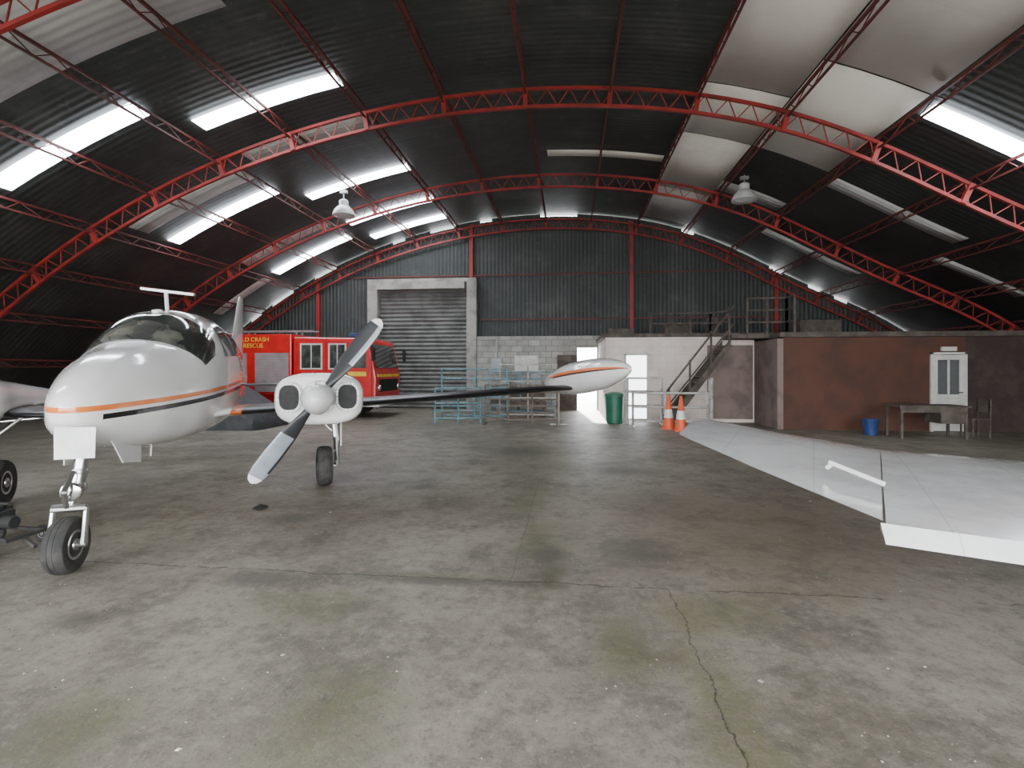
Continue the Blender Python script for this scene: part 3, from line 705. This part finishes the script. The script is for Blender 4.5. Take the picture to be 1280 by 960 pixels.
for x,y,z in ((-6.45,14.1,6.0),(4.55,14.0,6.0)):
    e=empty('high_bay_lamp',(x,y,z)); zr=roofz(x)-z-.42
    mb=MB(); mb.lathe([(.30,0),(.32,.0),(.31,.05),(.26,.16),(.17,.26),(.13,.28),(.13,.42),(.08,.46)],(0,0,0),(0,0,1),0,28); mb.obj('shade',mat('lamp_shade',(.55,.56,.56),.35),e,auto=True)
    mb=MB(); mb.lathe([(.0,-.06),(.15,-.04),(.28,.01)],(0,0,0),(0,0,1),0,24); mb.obj('diffuser',mat('lamp_diffuser',(.6,.62,.64),.2),e,auto=True)
    mb=MB(); mb.bar((0,0,.44),(0,0,zr+.35),.015,0,6); mb.box(-.1,.1,-.05,.05,zr+.22,zr+.3); mb.obj('hanger',M_grey,e)

TR=empty('engine_trolley',(-5.08,4.0,0))
mb=MB(); mb.bar((-.35,-.12,.16),(.3,-.12,.14),.02); mb.bar((-.35,.18,.16),(.3,.18,.14),.02); mb.bar((.3,-.15,.14),(.3,.2,.14),.02); mb.bar((-.35,-.15,.16),(-.35,.2,.16),.02); mb.bar((.3,0,.14),(.42,0,.05),.02)
mb.bar((-.3,0,.2),(-.5,0,.8),.018,0,8); mb.bar((.05,-.1,.36),(.12,-.14,.46),.012,0,6); mb.bar((-.1,.05,.4),(.14,0,.42),.012,0,6)
mb.obj('chassis',M_tire,TR)
mb=MB(); mb.box(-.25,.06,-.08,.14,.18,.34); mb.lathe([(.08,0),(.09,.04),(.05,.06)],(-.05,.03,.34),(0,0,1),0,18); mb.lathe([(.055,0),(.055,.12)],(.06,.03,.25),(1,0,0),0,16)
for i in range(5): mb.box(-.22+i*.05,-.20+i*.05,-.11,.17,.2,.36)
mb.obj('motor',M_dark,TR,bev=.008)
for i,(x,y) in enumerate(((-.28,-.2),(-.28,.26),(.2,-.2),(.2,.26))): wheel('wheel_%d'%i,(x,y,.08),(0,1,0),.08,.04,TR)

mb=MB()
pts=[];n=14
for i in range(n):
    a=2*math.pi*i/n; pts.append((-3.55+.11*math.cos(a)*random.uniform(.6,1.1),5.55+.09*math.sin(a)*random.uniform(.6,1.1),.012))
mb.add(pts+[(-3.55,5.55,.05)],[(i,(i+1)%n,n) for i in range(n)]); mb.obj('dark_rag',M_dark)
mb=MB()
for i in range(800):
    y=random.uniform(1.2,9); x=random.uniform(-.9*y-1,.75*y+.3); s=random.uniform(.002,.008)*(2.4 if random.random()<.05 else 1); a=random.uniform(0,6.28)
    c,sn=math.cos(a)*s,math.sin(a)*s
    mb.add([(x-c,y-sn,0.001),(x+sn*.6,y-c*.6,.001),(x+c,y+sn,.001),(x-sn,y+c,.001),(x,y,.001+s*.5)],[(0,1,4),(1,2,4),(2,3,4),(3,0,4)])
mb.obj('concrete_grit',mat('grit',(.50,.48,.44),.9,col2=(.10,.09,.075),nscale=1.7,nlo=.45,nhi=.55))

# ---------------------------------------------------------------- light and camera
w=bpy.data.worlds.new('overcast_sky'); S.world=w; w.use_nodes=True
bg=w.node_tree.nodes['Background']; bg.inputs[0].default_value=(.95,.97,1,1); bg.inputs[1].default_value=15.5
sl=bpy.data.lights.new('sun','SUN'); sl.energy=26; sl.angle=math.radians(3); sl.color=(1,.96,.9)
so=bpy.data.objects.new('sun',sl); COL.objects.link(so); so.location=(0,40,30)
so.rotation_euler=Vector((.1,-1,-.5)).to_track_quat('-Z','Y').to_euler()
cd=bpy.data.cameras.new('camera'); cd.sensor_width=36; cd.lens=18; cd.shift_y=-20/1280; cd.clip_start=.05
co=bpy.data.objects.new('camera',cd); COL.objects.link(co); co.location=(0,0,1.62); co.rotation_euler=(math.pi/2,0,math.radians(6.4))
S.camera=co
